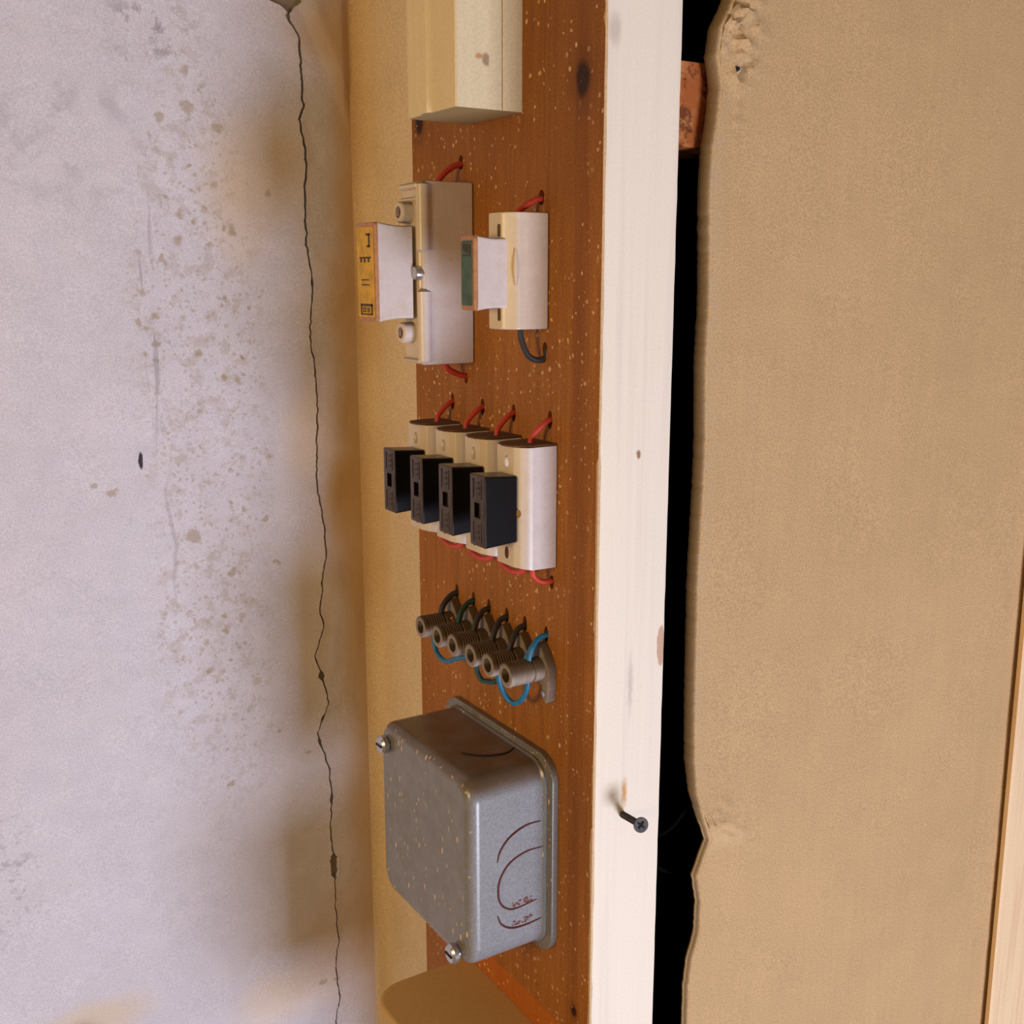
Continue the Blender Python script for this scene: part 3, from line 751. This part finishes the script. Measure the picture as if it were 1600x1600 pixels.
for x0, x1, z in ((-.030,-.013,-.3858), (-.030,-.015,-.3990)):
    bm = NB()
    for i in range(34):
        x = x0+(x1-x0)*random.random(); zz = z+.0002+.0034*random.random()**1.5; r_ = .0004+.0006*random.random()
        bmesh.ops.create_icosphere(bm, subdivisions=1, radius=r_, matrix=Matrix.Translation((x, yy+.0002, zz)) @ Matrix.Diagonal((1.4, .4, 1, 1)))
    link('rust_bloom', bm, m_rustpale, cov, smooth=True)
# knockout on the top side: pressed dish with a raised edge
bm = NB(); tube(bm, [(-.0083,.5606,-.2957), (-.0140,.5572,-.2957), (-.0196,.5562,-.2957), (-.0297,.5591,-.2957), (-.0374,.5661,-.2957), (-.0411,.5719,-.2957)], .0007, 8, taper=lambda u: .3+.7*math.sin(math.pi*u)); link('knockout_edge', bm, m_hole, cov, smooth=True)

# ================================================================ cream box cut by the frame below
bm = NB()
rows = []
prof = [(-.493-.012, 0), (-.493-.003, 0), (-.493-.0008, .0010), (-.493, .0030)]
def lowout(ins):
    x0, x1, y0, y1, r = -.080+ins, -.0002, .470+ins, .640-ins, .022
    o = []
    for a in range(0, 91, 9): o.append((x0+r-r*math.sin(R(a)), y1-r+r*math.cos(R(a))))
    for a in range(0, 91, 9): o.append((x0+r-r*math.cos(R(a)), y0+r-r*math.sin(R(a))))
    return [(x1, y1)]+o+[(x1, y0)]
for z, ins in [(-.62, 0)]+prof: rows.append([bm.verts.new((x, y, z)) for x, y in lowout(ins)])
fs = []
for a, b in zip(rows, rows[1:]):
    n = len(a)
    for k in range(n): fs.append(bm.faces.new((a[k], a[(k+1) % n], b[(k+1) % n], b[k])))
fs.append(bm.faces.new(rows[0][::-1])); fs.append(bm.faces.new(rows[-1])); bmesh.ops.recalc_face_normals(bm, faces=fs)
t = thing('switch_box', (0, .555, -.62), 'rounded cream bakelite box on the board under the grey steel box', 'box')
link('casing', bm, m_lowbox, t, smooth=True, angle=50)
bm = NB(); lathe(bm, [(0,.0125), (.0022,.0125), (.0030,.0115), (.0030,0)], (-.028,.541,-.4932), (0,0,1), 28); link('entry_boss', bm, m_lowbox, t, smooth=True)

# ================================================================ screw in the batten
p0 = Vector((.0212, .4846, -.3170)); d = Vector((-.0068, -.0300, .0068)).normalized()
t = thing('wood_screw', tuple(p0), 'black countersunk screw sticking out of the white batten', 'screw')
bm = NB(); prof = [(-.006,.0012)]
s_ = 0
while s_ < .022: prof += [(s_,.0021), (s_+.0006,.0017)]; s_ += .0013
prof += [(.0235,.0020), (.0235,0)]
lathe(bm, prof, p0, d, 18); link('shank', bm, m_screw, t, smooth=True, angle=60)
bm = NB(); lathe(bm, [(.0232,.0020), (.0262,.0046), (.0268,.0046), (.0270,.0040), (.0264,0)], p0, d, 24); h = link('head', bm, m_screw, t, smooth=True)
u = d.orthogonal().normalized(); v = d.cross(u); bm = NB()
for a, b in ((u, v), (v, u)):
    c_ = p0+d*.0267
    q = [c_+a*sa*.0026+b*sb*.0006+d*sd*.0004 for sd in (-1, 1) for sa, sb in ((-1,-1),(1,-1),(1,1),(-1,1))]
    V = [bm.verts.new(x) for x in q]
    for f in ((0,1,2,3),(7,6,5,4),(0,4,5,1),(1,5,6,2),(2,6,7,3),(3,7,4,0)): bm.faces.new([V[i] for i in f])
link('cross_recess', bm, m_hole, h)

# ================================================================ in the gap between batten and beige wall
bm = NB(); box(bm, .0515, .108, .4985, .56, .0720, .1180, .0015, 2)
for v in bm.verts: v.co += Vector((.001*fbm(v.co.z*60, 1, 1), .001*fbm(v.co.z*80, 2, 1), 0))
tag(link('timber_block', bm, m_noggin, smooth=True, origin=(.08,.53,.095)), 'rough orange timber block in the dark gap behind the batten, near the top', 'timber')
wire('cavity_cable', [(.058,.515,-.360), (.075,.505,-.352), (.092,.505,-.338), (.110,.515,-.328)], .0016, m_cable, 'dark cable crossing the gap just above the screw')
wire('cavity_cable', [(.056,.510,-.362), (.072,.512,-.380), (.090,.516,-.392), (.115,.520,-.398)], .0014, m_cable, 'dark thin cable crossing the gap below the screw, sloping down')
wire('red_wire', [(.0540,.53,-.060), (.0560,.515,-.090), (.0550,.512,-.115), (.0530,.53,-.150)], .0016, m_red, 'red wire just showing inside the dark gap beside the batten')
wire('blue_wire', [(.0530,.53,-.120), (.0560,.514,-.160), (.0620,.512,-.205), (.0590,.516,-.245), (.0530,.53,-.275)], .0014, m_teal, 'dark blue wire faintly showing inside the gap, lower than the red one')
bm = NB(); lathe(bm, [(0,.0030), (.0035,.0029), (.0040,.0024), (.0040,.0015), (.0020,.0013), (.0020,0)], (.0931,.4905,.1141), (-.3,-1,0), 18)
tag(link('wall_plug', bm, simple('pale_plug', rgb(188, 172, 140), .6), smooth=True, origin=(.0931,.4895,.1141)), 'pale plug sunk in a dimple in the beige wall near the top', 'plug')
bm = NB(); lathe(bm, [(0,.0011), (.0012,.0011), (.0013,0)], (.0921,.4862,.1141), (-.3,-1,0), 12)
bpy.context.view_layer.update()
pl = [o for o in bpy.data.objects if o.name == 'wall_plug'][0]
link('hole', bm, m_hole, pl)

YP0, YP1 = .4755, .4815
# pale plank leaning on the beige wall, cut by the right of the frame
bm = NB(); n = 24; prev = None
for i in range(n+1):
    z = ZT+(ZB-ZT)*i/n
    xl = .4020+.0053*(-.2720-z)/.336
    row = [bm.verts.new(p) for p in ((xl+.002,YP1,z), (xl,YP0+.0012,z), (xl+.002,YP0,z), (xl+.090,YP0,z), (xl+.092,YP1,z))]
    if prev:
        for k in range(5): bm.faces.new((prev[k], prev[(k+1) % 5], row[(k+1) % 5], row[k]))
    prev = row
tag(link('pine_plank', bm, m_pine, smooth=True, angle=30, origin=(.42,.47,ZB)), 'pale pine plank standing against the beige wall at the right', 'plank')

for o in bpy.data.objects:
    if '_o' in o: del o['_o']
